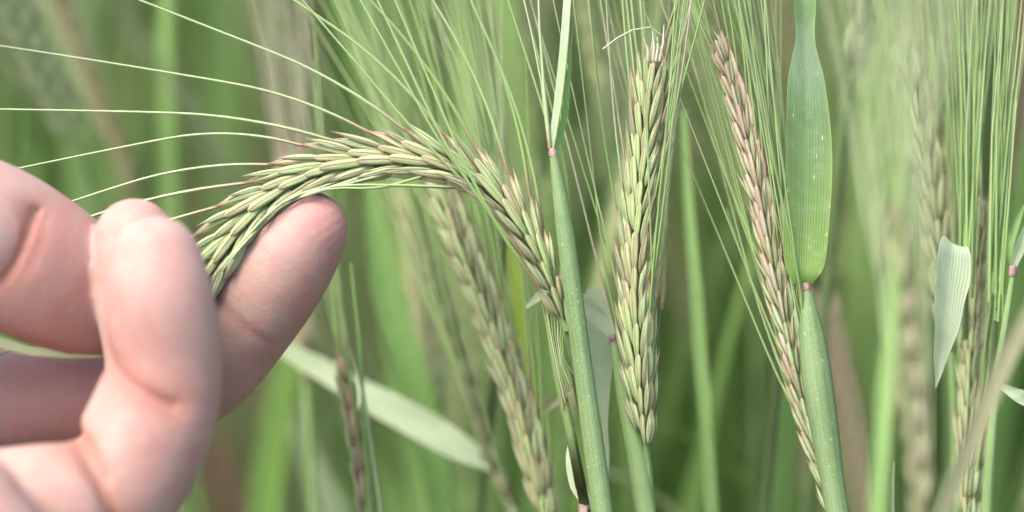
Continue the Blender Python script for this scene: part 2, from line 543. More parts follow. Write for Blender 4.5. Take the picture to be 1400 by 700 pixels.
# ------------------------------------------------------------------ barley ear pieces
def husk_mesh(name, length, width, mat, blunt=False, seed=0, along=12, seg=15):
    r = random.Random(seed)
    t = np.linspace(0, 1, along)
    if blunt:
        prof = np.interp(t, [0, 0.1, 0.35, 0.7, 0.9, 0.97, 1.0], [0.35, 0.6, 0.95, 1.0, 0.82, 0.5, 0.08])
        bend = 0.05
    else:
        prof = np.interp(t, [0, 0.08, 0.22, 0.42, 0.62, 0.8, 0.93, 1.0], [0.3, 0.66, 0.94, 1.0, 0.80, 0.46, 0.2, 0.08])
        bend = 0.10
    w = width / 2 * prof
    th = np.linspace(0, 2 * pi, seg + 1)
    # a keeled husk: rounder outside (+x), flatter inside, faint ribs
    rib = 1 + 0.13 * np.abs(np.cos(th * 2.5)) + 0.03 * np.cos(th * 3 + r.random() * 6)
    cx = np.cos(th) * np.where(np.cos(th) > 0, 0.85, 0.55) * rib
    cy = np.sin(th) * rib
    z = t * length
    off = -np.sin(t * pi) * 0 + bend * length * (t * (1 - t)) * 1.2
    V = np.stack(np.broadcast_arrays(cx[None, :] * w[:, None] + off[:, None], cy[None, :] * w[:, None], z[:, None]), -1).reshape(-1, 3)
    uv = np.stack(np.broadcast_arrays(np.linspace(0, 1, seg + 1)[None, :], t[:, None]), -1).reshape(-1, 2)
    i = np.arange(along - 1)[:, None] * (seg + 1) + np.arange(seg)[None, :]
    F = np.stack([i, i + 1, i + seg + 2, i + seg + 1], -1).reshape(-1, 4)
    return mesh_from(name, V, F, mat, uv)

_husk = {}
def husk(kind, mat, scale_key=0):
    k = (kind, mat, scale_key % 4)
    if k not in _husk:
        s = scale_key % 4
        if kind == 'grain':
            _husk[k] = husk_mesh('grain', (11.4 + 0.5 * s) * MM, (3.0 + 0.15 * s) * MM, M[mat], False, s)
        else:
            pass
        if kind == 'glume':
            _husk[k] = husk_mesh('glume', (8.5 + 0.9 * s) * MM, (0.72 + 0.06 * s) * MM, M[mat], False, s + 20, 9, 6)
        elif kind == 'fold':
            _husk[k] = husk_mesh('glume', (9.0 + 0.6 * s) * MM, (1.15 + 0.1 * s) * MM, M[mat], False, s + 30, 9, 8)
        elif kind == 'side':
            _husk[k] = husk_mesh('side_husk', (8.6 + 0.6 * s) * MM, (1.35 + 0.12 * s) * MM, M[mat], True, s + 9)
    return _husk[k]

def orient(zdir, xdir):
    z = Vector(zdir).normalized()
    x = Vector(xdir)
    x = (x - z * x.dot(z)).normalized()
    y = z.cross(x)
    m = Matrix((x, y, z)).transposed()
    return m.to_quaternion()

def awn_path(p, d0, d1, length, sag=0.0, n=14, r=None):
    """from p, first along d0, turning to d1, sagging a little"""
    rr = r or random
    p = np.array(p)
    d0, d1 = np.array(d0), np.array(d1)
    out = [p.copy()]
    st = length / (n - 1)
    wob = np.array([rr.uniform(-1, 1) for _ in range(3)]) * 0.05
    for i in range(n - 1):
        t = i / (n - 1)
        k = min(1, t * 4)
        d = d0 * (1 - k) + d1 * k + wob * t + np.array((0, 0, -sag * t))
        d /= np.linalg.norm(d)
        p = p + d * st
        out.append(p.copy())
    return np.array(out)

def awn_obj(path, mat, parent, r0=0.36, r1=0.07, barbs=False, seg=6):
    n = len(path) if not barbs else len(path) * 5
    q = catmull(path, n)
    t = np.linspace(0, 1, n)
    r = (r0 + (r1 - r0) * t ** 0.8) * MM
    r[0] *= 0.9
    if barbs:
        r = r * (1 + 0.13 * (np.arange(n) % 2))
    return tube('awn', q, r, M[mat], parent, seg, hint=(0.2, -1, 0.2), flat=0.62)

def make_ear(plant, rows, mats, roll=0.0, spacing=3.1, size=1.0, size_fn=None, awn=('awn', 110, 150), awn_r=0.34, spread=(6, 13),
             sag=0.05, tilt=17, seed=1, awn_fn=None, barbs=False, skip=None, mat_fn=None, side_mat_fn=None, front=0.0, fold=True, fat=1.0):
    """rows: centre line from base to tip. Two-rowed ear: fertile husks with awns on both flanks, blunt sterile husks between."""
    rd = random.Random(seed)
    q3 = np.array([list(P(*r)) for r in rows])
    tmp = catmull(q3, 200)
    length = np.linalg.norm(np.diff(tmp, axis=0), axis=1).sum()
    nodes = max(6, int(length / (spacing * MM)))
    c = catmull(q3, nodes + 1)
    T, A, B = frames(c, hint=(-CF.x, -CF.y, -CF.z))      # A looks at the viewer, B lies across
    o0 = np.array(parent_world(plant))
    # the rachis: a flat zigzag stalk, the body of the ear
    zz = c + B * (np.where(np.arange(len(c)) % 2 == 0, 1, -1) * 0.3 * MM)[:, None]
    V, F, uv = tube_arrays(zz - o0, np.full(len(c), 0.8 * MM * size), 8)
    ear = link('ear', mesh_from('ear', V, F, M['stem'], uv), plant)
    for i in range(nodes):
        s = i / nodes
        sz = size * (size_fn(s) if size_fn else min(1.0, 0.72 + 2.2 * s, 0.6 + 2.6 * (1 - s)))
        sg = 1 if i % 2 == 0 else -1
        ca, sa = cos(roll), sin(roll)
        S = (B[i] * ca + A[i] * sa) * sg
        Fv = np.cross(T[i], S) * sg
        Fv = Fv if np.dot(Fv, A[i]) > 0 else -Fv
        t_ = T[i]
        if skip and skip(i, s, sg):
            continue
        al = radians(tilt + rd.uniform(-3, 3))
        dr = t_ * cos(al) + S * sin(al) + Fv * rd.uniform(-0.06, 0.06) + Fv * front
        b = c[i] + S * 0.9 * MM * sz
        o = link('grain', husk('grain', (mat_fn(s, sg) if mat_fn else mats[0]), rd.randrange(4)), ear, Vector(b - o0))
        o.rotation_mode = 'QUATERNION'
        o.rotation_quaternion = orient(dr, S)
        o.scale = (sz * fat, sz * fat, sz * rd.uniform(0.95, 1.05))
        dn = dr / np.linalg.norm(dr)
        tip = b + dn * (11.4 * MM * sz * 0.97)
        if awn:
            path = awn_fn(i, s, sg, tip, dn, T[i], S, Fv, rd) if awn_fn else None
            if path is None:
                be = radians(rd.uniform(*spread))
                d1 = t_ * cos(be) + S * sin(be) + Fv * rd.uniform(-0.10, 0.10)
                path = awn_path(tip - dn * 0.4 * MM, dn, d1 / np.linalg.norm(d1), rd.uniform(awn[1], awn[2]) * MM * min(1, 0.7 + s), sag, r=rd)
            if len(path):
                awn_obj(path, awn[0] if isinstance(awn[0], str) else awn[0](s, sg, rd), ear, awn_r * rd.uniform(0.85, 1.1), barbs=barbs)
        for q in (1, -1):
            d2 = t_ * 1.0 + Fv * q * rd.uniform(0.07, 0.14) + S * rd.uniform(0.05, 0.14)
            b2 = c[i] + Fv * q * 1.5 * MM * sz + S * 0.45 * MM * sz
            o = link('side_husk', husk('side', side_mat_fn(s, sg) if side_mat_fn else mats[1], rd.randrange(4)), ear, Vector(b2 - o0))
            o.rotation_mode = 'QUATERNION'
            o.rotation_quaternion = orient(d2, Fv * q)
            o.scale = (sz, sz, sz * rd.uniform(0.85, 1.1))
            if not fold and q < 0:
                continue
            d4 = dr + Fv * q * rd.uniform(0.0, 0.12)
            b4 = c[i] + Fv * q * 1.35 * MM * sz + S * (2.1 * MM * sz) + t_ * 0.8 * MM
            o = link('glume', husk('fold', 'glume', rd.randrange(4)), ear, Vector(b4 - o0))
            o.rotation_mode = 'QUATERNION'
            o.rotation_quaternion = orient(d4, Fv * q)
            o.scale = (sz, sz, sz * rd.uniform(0.85, 1.1))
            # a bristle-like glume lies beside every sterile husk
            d3 = t_ + Fv * q * rd.uniform(0.03, 0.16) + S * rd.uniform(0.16, 0.36)
            b3 = c[i] + Fv * q * 1.5 * MM * sz + S * (1.7 * MM * sz)
            o = link('glume', husk('glume', 'glume', rd.randrange(4)), ear, Vector(b3 - o0))
            o.rotation_mode = 'QUATERNION'
            o.rotation_quaternion = orient(d3, Fv * q)
            o.scale = (sz, sz, sz * rd.uniform(0.8, 1.15))
    return ear, c, T, A, B

FACE = tuple(-CF)

# ================================================================== THE SETTING: soil
def soil():
    n = 150
    xs = np.linspace(-1, 1, n)
    X = np.sign(xs) * (np.abs(xs) ** 1.8) * 6
    Y = (np.linspace(0, 1, n) ** 1.6) * 12 - 0.6
    g = np.stack(np.meshgrid(X, Y), -1)
    Z = np.zeros((n, n))
    for k in range(40):
        f = rng.uniform(6, 60, 2) * rng.choice([-1, 1], 2)
        Z += np.sin(g[..., 0] * f[0] + g[..., 1] * f[1] + rng.uniform(0, 6)) * 0.0016
    Z += rng.normal(0, 0.002, (n, n))
    V = np.concatenate([g, Z[..., None]], -1).reshape(-1, 3)
    i = np.arange(n - 1)[:, None] * n + np.arange(n - 1)[None, :]
    F = np.stack([i, i + 1, i + n + 1, i + n], -1).reshape(-1, 4)
    o = link('ground', mesh_from('ground', V, F, M['soil'], None))
    o['kind'] = 'structure'
soil()

# ================================================================== THE HAND
HAND_O = P(200, 520, 0)

def build_hand():
    def node(px, py, d, r):
        z = FOCUS + d * MM
        return np.array([(px - 700) / FPX * z, -(py - 350) / FPX * z, -d * MM, r * MM])   # view-aligned: x right, y up, z to the viewer
    FG = {
        'index': [node(424, 313, 1, 7.2), node(384, 366, 3, 8.9), node(338, 432, 5, 9.1), node(268, 506, 8, 9.9), node(180, 545, 10, 10.2), node(60, 552, 8, 10.2), node(-110, 575, 4, 12)],
        'thumb': [node(158, 420, -6, 9.0), node(118, 406, -9, 10.4), node(52, 366, -15, 12.9), node(-60, 312, -22, 13.4), node(-210, 330, -26, 15), node(-420, 470, -20, 18)],
        'middle': [node(184, 327, -19, 7.4), node(194, 410, -20, 7.9), node(214, 505, -20, 8.4), node(200, 600, -17, 9.5), node(120, 690, -14, 10.5), node(-100, 730, -10, 13)],
        'ring': [node(213, 356, -37, 7.8), node(218, 425, -38, 8.9), node(226, 500, -36, 9.2), node(201, 592, -37, 10.5), node(143, 684, -40, 10.8), node(60, 706, -44, 11.6), node(-120, 740, -30, 14)],
        'little': [node(20, 790, -66, 8), node(-40, 720, -64, 9.0), node(-66, 690, -60, 9.4), node(-170, 760, -48, 12)],
        'palm': [node(-110, 600, 0, 13), node(-200, 680, -12, 19), node(-380, 740, -14, 24), node(-560, 800, -12, 24), node(-800, 880, -6, 24), node(-980, 940, -4, 26)],
        'palm2': [node(-120, 740, -28, 14), node(-300, 790, -26, 20), node(-520, 840, -18, 22)],
    }
    h = 0.75 * MM
    allp = np.vstack([np.array(v) for v in FG.values()])
    lo = (allp[:, :3] - allp[:, 3:4]).min(0) - 4 * h
    hi = (allp[:, :3] + allp[:, 3:4]).max(0) + 4 * h
    lo[0] = node(-930, 0, 0, 1)[0]
    dim = np.ceil((hi - lo) / h).astype(int) + 1
    X = (lo[0] + h * np.arange(dim[0], dtype=np.float32))[:, None, None]
    Y = (lo[1] + h * np.arange(dim[1], dtype=np.float32))[None, :, None]
    Z = (lo[2] + h * np.arange(dim[2], dtype=np.float32))[None, None, :]
    def cone(a, b, D, sl):
        """round cone distance, only inside the box where it matters"""
        x, y, z = X[sl[0]], Y[:, sl[1]], Z[:, :, sl[2]]
        ab = b[:3] - a[:3]
        L2 = float((ab ** 2).sum())
        t = ((x - a[0]) * ab[0] + (y - a[1]) * ab[1] + (z - a[2]) * ab[2]) / L2
        t = np.clip(t, 0, 1)
        d = np.sqrt((x - a[0] - t * ab[0]) ** 2 + (y - a[1] - t * ab[1]) ** 2 + (z - a[2] - t * ab[2]) ** 2)
        return (d - (a[3] + t * (b[3] - a[3]))).astype(np.float32)
    def smin(a, b, k):
        hh = np.maximum(k - np.abs(a - b), 0) / k
        return np.minimum(a, b) - hh * hh * k * 0.25
    BIG = np.float32(0.03)
    def finger(nodes, k):
        D = np.full(dim, BIG, dtype=np.float32)
        q = catmull(np.array(nodes), max(len(nodes) * 3, 6))
        for a, b in zip(q[:-1], q[1:]):
            m_ = max(a[3], b[3]) + 0.008
            l_ = np.floor((np.minimum(a[:3], b[:3]) - m_ - lo) / h).astype(int).clip(0)
            h_ = np.ceil((np.maximum(a[:3], b[:3]) + m_ - lo) / h).astype(int)
            sl = tuple(slice(int(max(0, l)), int(max(0, min(n_, g)))) for l, g, n_ in zip(l_, h_, dim))
            if any(s.start >= s.stop for s in sl):
                continue
            D[sl] = smin(D[sl], cone(a, b, D, sl), k * MM)
        return D
    CRE = {
        'middle': [([(120, 380), (160, 392), (200, 396)], 0.2, 0.5)],
        'index': [([(352, 300), (380, 318), (402, 340)], 0.06, 0.35), ([(338, 330), (372, 352), (398, 380)], 0.06, 0.35), ([(310, 372), (345, 392), (378, 420)], 0.08, 0.35), ([(284, 396), (304, 412), (330, 436), (352, 456), (370, 468)], 0.34, 0.6), ([(292, 412), (318, 436), (340, 458)], 0.2, 0.4)],
        'thumb': [([(54, 296), (50, 320), (40, 348), (22, 376), (-8, 398)], 0.7, 3.0), ([(56, 290), (50, 318), (40, 346), (22, 374), (-10, 402)], 0.9, 0.8), ([(70, 300), (66, 334), (52, 366)], 0.25, 0.7)],
        'ring': [([(140, 488), (160, 508), (185, 529), (212, 544), (236, 554)], 0.9, 0.8), ([(140, 490), (185, 531), (240, 556)], 0.8, 2.4), ([(82, 585), (126, 626), (168, 708)], 0.5, 2.6), ([(82, 585), (104, 602), (126, 626), (146, 656), (168, 708)], 1.7, 0.9), ([(98, 584), (128, 604), (154, 646)], 0.9, 0.8)],
    }
    creases = []
    def polydist(poly, xx, yy):
        best = None
        for (x0, y0), (x1, y1) in zip(poly[:-1], poly[1:]):
            dx, dy = x1 - x0, y1 - y0
            t = np.clip(((xx - x0) * dx + (yy - y0) * dy) / (dx * dx + dy * dy), 0, 1)
            dd = np.hypot(xx - x0 - t * dx, yy - y0 - t * dy)
            best = dd if best is None else np.minimum(best, dd)
        return best
    fields = {}
    for nm, nd in FG.items():
        fields[nm] = finger(nd, 5 if nm.startswith('palm') else 2.5)
    for nm, lst in CRE.items():
        q = np.array(FG[nm])
        zc = float(q[:5, 2].mean())
        for poly, depth, wd in lst:
            pl = [tuple(node(a, b, -zc / MM - 6, 1)[:2]) for a, b in poly]
            dd = polydist(pl, X[:, :, 0], Y[:, :, 0])
            carve = (depth * MM * np.exp(-(dd / (wd * MM)) ** 2)).astype(np.float32)
            zm = 1 / (1 + np.exp(-(Z - (zc - 0.002)) / 0.0015))
            fields[nm] += carve[:, :, None] * zm.astype(np.float32)
            creases.append((pl, wd, zc, min(1.0, depth * 1.6)))
    D = smin(fields['palm'], fields['palm2'], 8 * MM)
    for nm, k in (('thumb', 1.2), ('index', 1.2), ('middle', 0.9), ('ring', 0.9), ('little', 0.9)):
        D = smin(D, fields[nm], k * MM)
    # surface nets
    ins = D < 0
    nx, ny, nz = dim
    cnt = np.zeros((nx - 1, ny - 1, nz - 1), np.uint8)
    for dx in (0, 1):
        for dy in (0, 1):
            for dz in (0, 1):
                cnt += ins[dx:nx - 1 + dx, dy:ny - 1 + dy, dz:nz - 1 + dz]
    cell = (cnt > 0) & (cnt < 8)
    idx = np.full(cell.shape, -1, np.int64)
    ci = np.argwhere(cell)
    idx[cell] = np.arange(len(ci))
    acc = np.zeros((len(ci), 3)); num = np.zeros(len(ci))
    corners = [(a, b, c) for a in (0, 1) for b in (0, 1) for c in (0, 1)]
    for a in corners:
        for ax in range(3):
            if a[ax]:
                continue
            b = list(a); b[ax] = 1
            va = D[ci[:, 0] + a[0], ci[:, 1] + a[1], ci[:, 2] + a[2]]
            vb = D[ci[:, 0] + b[0], ci[:, 1] + b[1], ci[:, 2] + b[2]]
            cr = (va < 0) != (vb < 0)
            t = np.where(cr, va / np.where(cr, va - vb, 1), 0)
            pos = np.array(a, float)[None, :] + np.zeros((len(ci), 3))
            pos[:, ax] += t
            acc += pos * cr[:, None]
            num += cr
    V = lo + h * (ci + acc / num[:, None])
    faces = []
    for ax in range(3):
        u, v = (ax + 1) % 3, (ax + 2) % 3
        s0 = [slice(0, None)] * 3; s1 = [slice(0, None)] * 3
        s0[ax] = slice(0, -1); s1[ax] = slice(1, None)
        e = ins[tuple(s0)] != ins[tuple(s1)]
        flip = ins[tuple(s0)]
        ei = np.argwhere(e)
        ok = (ei[:, u] > 0) & (ei[:, v] > 0) & (ei[:, u] < dim[u] - 1) & (ei[:, v] < dim[v] - 1)
        ei = ei[ok]
        fl = flip[ei[:, 0], ei[:, 1], ei[:, 2]]
        def cid(du, dv):
            c = ei.copy(); c[:, u] += du; c[:, v] += dv
            return idx[c[:, 0], c[:, 1], c[:, 2]]
        q = np.stack([cid(-1, -1), cid(0, -1), cid(0, 0), cid(-1, 0)], 1)
        q[~fl] = q[~fl][:, ::-1]
        faces.append(q)
    F = np.vstack(faces)
    F = F[(F >= 0).all(1)]
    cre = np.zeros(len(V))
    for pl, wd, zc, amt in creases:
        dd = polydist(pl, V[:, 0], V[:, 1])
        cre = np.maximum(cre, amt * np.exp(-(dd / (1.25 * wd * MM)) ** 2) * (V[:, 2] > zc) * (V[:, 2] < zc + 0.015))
    # blood near the fingertips and knuckle bends
    flush = np.zeros(len(V))
    for p_, s_ in ((node(448, 300, 0, 1), 9), (node(60, 440, -10, 1), 15), (node(250, 420, -35, 1), 9), (node(150, 560, 5, 1), 14), (node(200, 470, -35, 1), 10)):
        flush = np.maximum(flush, np.exp(-(((V - p_[:3]) ** 2).sum(1)) / (s_ * MM) ** 2))
    ho = np.array(HAND_O)
    W = np.array(CAM) + np.array(CR) * V[:, 0:1] + np.array(CU) * V[:, 1:2] + np.array(CF) * (FOCUS - V[:, 2:3]) - ho
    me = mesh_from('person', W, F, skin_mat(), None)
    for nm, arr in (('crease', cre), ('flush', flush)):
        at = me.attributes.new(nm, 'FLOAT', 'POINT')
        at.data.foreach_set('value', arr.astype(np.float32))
    o = link('person', me, loc=HAND_O)
    o['label'] = 'bare pale hand reaching in from the lower left, fingers holding the bent barley ear'
    o['category'] = 'person'
    # fingernails on the far sides of the fingers
    def nail(p, d_, r):
        c = P(*p)
        th = np.linspace(0, 2 * pi, 17); ph = np.linspace(0, pi / 2, 6)
        vv = [[cos(a) * sin(b), sin(a) * sin(b) * 1.25, cos(b) * 0.35] for b in ph for a in th]
        vv = np.array(vv) * r * MM
        i = np.arange(5)[:, None] * 17 + np.arange(16)[None, :]
        ff = np.stack([i, i + 1, i + 18, i + 17], -1).reshape(-1, 4)
        me = mesh_from('fingernail', vv, ff, M['nail'])
        n_ = link('fingernail', me, o, c - HAND_O)
        n_.rotation_mode = 'QUATERNION'
        up = P(p[0] + d_[0], p[1] + d_[1], p[2]) - c
        n_.rotation_quaternion = orient(CF, up.cross(CF))
    nail((412, 330, 2.2 + 6.6), (60, -75), 4.4)
    nail((187, 340, -23 + 6.2), (-2, -60), 5.2)
    nail((150, 418, -6 + 8.0), (60, 20), 6.0)
build_hand()

# ================================================================== PLANTS IN FOCUS
def base_of(q):
    return Vector((q[-1][0], q[-1][1], 0))

def collar(px, py, d, rpx, plant, h=9, name='collar'):
    rows = [(px, py + h * 0.6, d, rpx * 0.97), (px, py + h * 0.2, d, rpx * 0.98), (px, py - h * 0.3, d, rpx * 0.9), (px, py - h * 0.6, d, rpx * 0.75)]
    return stalk(name, rows, M['ligule'], plant, seg=12, n=8)

# --- the bent ear
q = to_ground([(772, 446, 3, 6), (781, 480, 5, 6.5), (792, 540, 6, 7), (806, 620, 7, 7), (818, 700, 8, 8)], 0.02, 0.02)
bent = thing('barley_plant', 'barley plant in sharp focus whose ear arches over to the left into the fingers', 'barley plant', base_of(q))
stalk3('stem', q, M['stem'], bent)
bent_rows = [(774, 452, 2), (760, 405, 1), (735, 350, 0), (700, 292, 0), (650, 246, 0), (590, 224, 0), (520, 220, 0), (450, 231, 0), (388, 259, -1), (338, 300, -2), (298, 352, -3), (266, 402, -3), (246, 440, 0)]
CUSTOM_TARGETS = [(0, 52), (-40, 172), (95, 290), (112, 313), (240, -4), (250, 302)]
def bent_dir(tip, dn, rd):
    z_ = (Vector(tip) - CAM).dot(CF)
    px = 700 + (Vector(tip) - CAM).dot(CR) / z_ * FPX
    an = radians(np.interp(px, [330, 350, 400, 455, 510, 560, 620, 690, 735, 775], [-20, -17, -14, 1, 13, 26, 40, 60, 66, 74]) + rd.uniform(-2.5, 2.5))
    d1 = -np.array(CR) * cos(an) + np.array(CU) * sin(an) + np.array(CF) * rd.uniform(-0.04, 0.12)
    return awn_path(tip - dn * 0.4 * MM, dn, d1 / np.linalg.norm(d1), rd.uniform(95, 125) * MM, 0.03, r=rd)
def bent_awns(i, s, sg, tip, dn, t_, S, Fv, rd):
    outer = np.dot(S, np.array(CU)) > 0 if s > 0.3 else S[0] > 0
    if outer and s < 0.86:
        return bent_dir(tip, dn, rd)
    # the inner flank: most awns are pressed along the underside and gathered between the fingers
    if s < 0.42 and not outer:
        if i % 3 == 1 and s < 0.3:
            return bent_dir(tip, dn, rd)
        off = rd.uniform(-6, 4)
        pts = [P(690 + off, 318 + off, -5), P(645, 284 + off * .5, -5), P(590, 262 + off * .6, -5), P(520, 254 + off * .7, -5), P(450, 257 + off * .6, -5), P(390, 278 + off * .7, -5), P(340, 320 + off, -6), P(300, 368 + off, -6), P(272, 402 + off, -4)]
        pr = [p for p in pts if (p.x < tip[0] - 0.006)]
        if s < 0.15:
            return bent_dir(tip, dn, rd)
    else:
        off = rd.uniform(-7, 5)
        pts = [P(450, 254 + off * .6, -5), P(390, 276 + off * .8, -6), P(345, 318 + off, -6), P(305, 366 + off, -6), P(276, 402 + off, -4), P(200, 470, -2), P(110, 486 + off * .5, -4), P(45, 481 + off * .6, -6), P(-30, 460 + off, -8)]
        pr = [p for p in pts if (p.x < tip[0] - (0.012 if outer else 0.006))]
    if len(pr) < 2:
        return [] if s > 0.3 else bent_dir(tip, dn, rd)
    return catmull(np.array([list(tip - dn * 0.4 * MM)] + [list(p) for p in pr]), 16)
bent_ear, *_ = make_ear(bent, bent_rows, size_fn=lambda s: float(np.interp(s, [0, 0.12, 0.35, 0.8, 1], [0.62, 0.78, 1.0, 0.95, 0.7])), mats=('grain_cream', 'side_green'), roll=-0.35, spacing=2.85, size=1.0, awn=(lambda s, sg, rd: 'awn_pale' if s > 0.35 else 'awn', 100, 130),
         awn_r=0.38, spread=(5, 12), sag=0.10, seed=11, awn_fn=bent_awns, barbs=True, tilt=18, front=0.03, fold=False, fat=1.02,
         mat_fn=lambda s, sg: 'grain_green' if (s < 0.3 and sg < 0) else 'grain_cream')

for k in range(8):
    o_ = k * 1.6 - 6
    awn_obj(np.array([list(P(150, 488, -14)), list(P(100, 488 + o_ * .3, -17)), list(P(50, 482 + o_ * .8, -22)), list(P(0, 470 + o_ * 1.2, -25)), list(P(-70, 442 + o_ * 1.8, -28))]), ['awn_pale', 'awn_pale', 'awn_pale', 'awn_pink'][k % 4], bent_ear, 0.34)

# --- the swollen sheath with its purple collar in front of the bent ear
q = to_ground([(756, 208, -3, 5), (762, 245, -3, 8.5), (769, 290, -3, 11.5), (777, 350, -3, 13), (790, 450, -3, 13), (805, 560, -3, 13.5), (824, 700, -3, 14.5)], 0.0, 0.0, 13)
boot = thing('barley_plant', 'thick green stalk with purple collar right of the bent ear, narrow blade rising from it', 'barley plant', base_of(q))
stalk3('leaf_sheath', q, M['sheath'], boot, seg=24, n=90)
collar(756, 208, -3, 6.2, boot)
blade('leaf_blade', [(757, 204, -3, 4), (762, 175, -3, 7), (769, 130, -3, 8), (776, 70, -3, 8), (780, 10, -2, 8), (782, -60, 0, 7), (770, -200, 4, 4), (740, -300, 8, 0.5)], M['leaf_pale'], boot, (-0.8, -0.6, 0.1), fold=0.9)
blade('leaf_blade', [(759, 204, -2, 3), (765, 178, -2, 7), (773, 132, -2, 6), (779, 72, -1, 3), (783, 30, 0, 0.5)], M['leaf'], boot, (0.8, -0.6, 0.1), fold=0.5)
for a in ([(752, 203, -3), (748, 160, -3), (741, 90, -3), (736, 0, -3), (733, -120, 0)], [(749, 190, -2), (740, 110, -2), (728, 50, -1), (714, -10, 0), (690, -120, 3)]):
    awn_obj(np.array([list(P(*p)) for p in a]), 'awn_pale', boot, 0.48 if a[0][0] == 752 else 0.3)

# --- thin stalk with a tuft of dark awns left of the sheath
q = to_ground([(748, 430, 3, 4), (756, 480, 3, 6), (768, 540, 3, 7), (782, 600, 3, 7), (797, 680, 3, 8), (801, 700, 3, 7)], 0.01, 0.0, 7)
thin = thing('barley_plant', 'thin stalk with dark bristles and a red joint, tucked left of the thick green sheath', 'barley plant', base_of(q))
stalk3('stem', q, M['stem_dark'], thin)
collar(799, 694, 3, 9, thin, 12, 'joint')
for k in range(7):
    x0 = 757 + k * 2.2
    awn_obj(np.array([list(P(x0 + 14, 560 - k * 8, 2)), list(P(x0 + 2, 500, 1)), list(P(x0 - 9 + k * 1.2, 450, 1)), list(P(x0 - 16 + k * 3.2, 415 + k * 4, 2))]), ['awn_dark', 'awn_pink', 'awn_dark'][k % 3], thin, 0.28)
blade('leaf_blade', [(799, 692, 4, 3), (784, 660, 5, 6), (779, 620, 6, 5), (786, 585, 8, 1)], M['leaf_pale'], thin, (-0.5, -0.8, 0.2))

# --- the upright ear
q = to_ground([(884, 604, 6, 4), (886, 650, 8, 6), (890, 700, 9, 7)], 0.0, 0.02)
up = thing('barley_plant', 'upright green ear with dark husk tips and a thin white filament bent from its top', 'barley plant', base_of(q))
stalk3('stem', q, M['stem'], up)
up_rows = [(883, 606, 5), (879, 560, 5), (873, 480, 4), (870, 400, 4), (873, 310, 4), (881, 220, 4), (888, 140, 4), (893, 80, 4)]
ear_up, *_ = make_ear(up, up_rows, ('grain_green', 'side_green'), roll=0.6, spacing=2.7, size=0.85, awn=(lambda s, sg, rd: rd.choice(['awn', 'awn', 'awn', 'awn_pale', 'awn_dark', 'awn_pink']), 95, 130),
                   awn_r=0.27, spread=(3, 13), sag=0.0, seed=21, tilt=13)
awn_obj(np.array([list(P(*p)) for p in [(906, 50, 2), (898, 38, 1), (872, 39, 1), (850, 48, 0), (824, 67, 0)]]), 'white', up, 0.17, 0.13).name = 'white_filament'
for k, (xa, xb, ya) in enumerate([(886, 880, 52), (893, 892, 42), (897, 899, 50), (902, 908, 34)]):
    awn_obj(np.array([list(P(xa, 84, 2)), list(P((xa * 2 + xb) / 3 + 2, 66, 1)), list(P(xb, ya, 1))]), 'white', up, 0.6, 0.08).name = 'white_tuft'
q = to_ground([(838, 462, 8, 5), (846, 500, 8, 9), (856, 550, 8, 12), (868, 610, 8, 13), (882, 700, 8, 14)], 0.0, 0.0, 12)
coll = thing('barley_plant', 'dark green sheath with pink collar and bent white blade, left of the upright ear', 'barley plant', base_of(q))
stalk3('leaf_sheath', q, M['stem'], coll, seg=18)
collar(838, 462, 8, 6, coll)
blade('leaf_blade', [(838, 458, 8, 5), (826, 442, 8, 10), (808, 424, 8, 12), (785, 410, 9, 12), (750, 400, 12, 9), (720, 420, 16, 3)], M['leaf_pale'], coll, FACE, fold=0.35)
q = [(812, 395, 14, 10), (815, 430, 14, 20), (818, 480, 14, 20), (821, 530, 15, 13), (824, 580, 16, 7), (822, 640, 18, 10), (806, 720, 20, 12)]
lf = thing('barley_leaf', 'whitish translucent leaf hanging behind the thick sheath and the dark green sheath', 'leaf', P(806, 720, 20))
blade('leaf_blade', q, M['leaf_pale'], lf, FACE, fold=0.2)

# --- the purple ear beside the broad flag leaf
q = to_ground([(1103, 396, 0, 6), (1106, 425, 0, 13), (1111, 470, 0, 19), (1119, 530, 0, 21), (1131, 610, 0, 18.5), (1145, 700, 0, 16)], 0.02, 0.0, 16)
flag = thing('barley_plant', 'purple ear slipping out of its swollen sheath beside a broad flag leaf with red joint', 'barley plant', base_of(q))
stalk3('leaf_sheath', q, M['sheath'], flag, seg=26, n=90)
collar(1102, 392, 0, 7, flag, 9)
blade('leaf_blade', [(1102, 390, 0, 7), (1100, 376, -1, 22), (1099, 350, -1, 30), (1101, 300, -1, 32.5), (1103, 235, -1, 33), (1103, 170, -1, 31), (1101, 110, -1, 26), (1100, 78, -1, 19), (1100, 50, -1, 13.5), (1099, 0, -1, 15.5), (1098, -80, 0, 14), (1090, -240, 6, 2)],
      M['leaf_flag'], flag, (0.12, -0.95, 0.25), fold=0.22, n=90, across=14)
fl_rows = [(1146, 720, 5), (1132, 660, 5), (1112, 590, 5), (1094, 520, 4), (1079, 450, 4), (1064, 385, 4), (1052, 320, 4), (1038, 250, 4), (1020, 175, 4), (1000, 105, 4), (986, 66, 4)]
make_ear(flag, fl_rows, ('grain_purple', 'side_purple'), roll=0.9, spacing=2.5, size=0.69, awn=('awn', 70, 110), awn_r=0.27, spread=(2, 9), sag=-0.02, seed=31, tilt=11,
         mat_fn=lambda s, sg: 'grain_young' if (s * 371.3) % 1 > (s - 0.22) / 0.4 else 'grain_purple', side_mat_fn=lambda s, sg: 'grain_young' if (s * 171.7) % 1 > (s - 0.22) / 0.4 else 'side_purple')
for k in range(4):
    awn_obj(np.array([list(P(984 + k * 2, 66, 3)), list(P(983 + k * 3, 54, 3)), list(P(976 + k * 6, 42 + (k % 2) * 8, 3))]), 'white', flag, 0.3, 0.05).name = 'white_tuft'

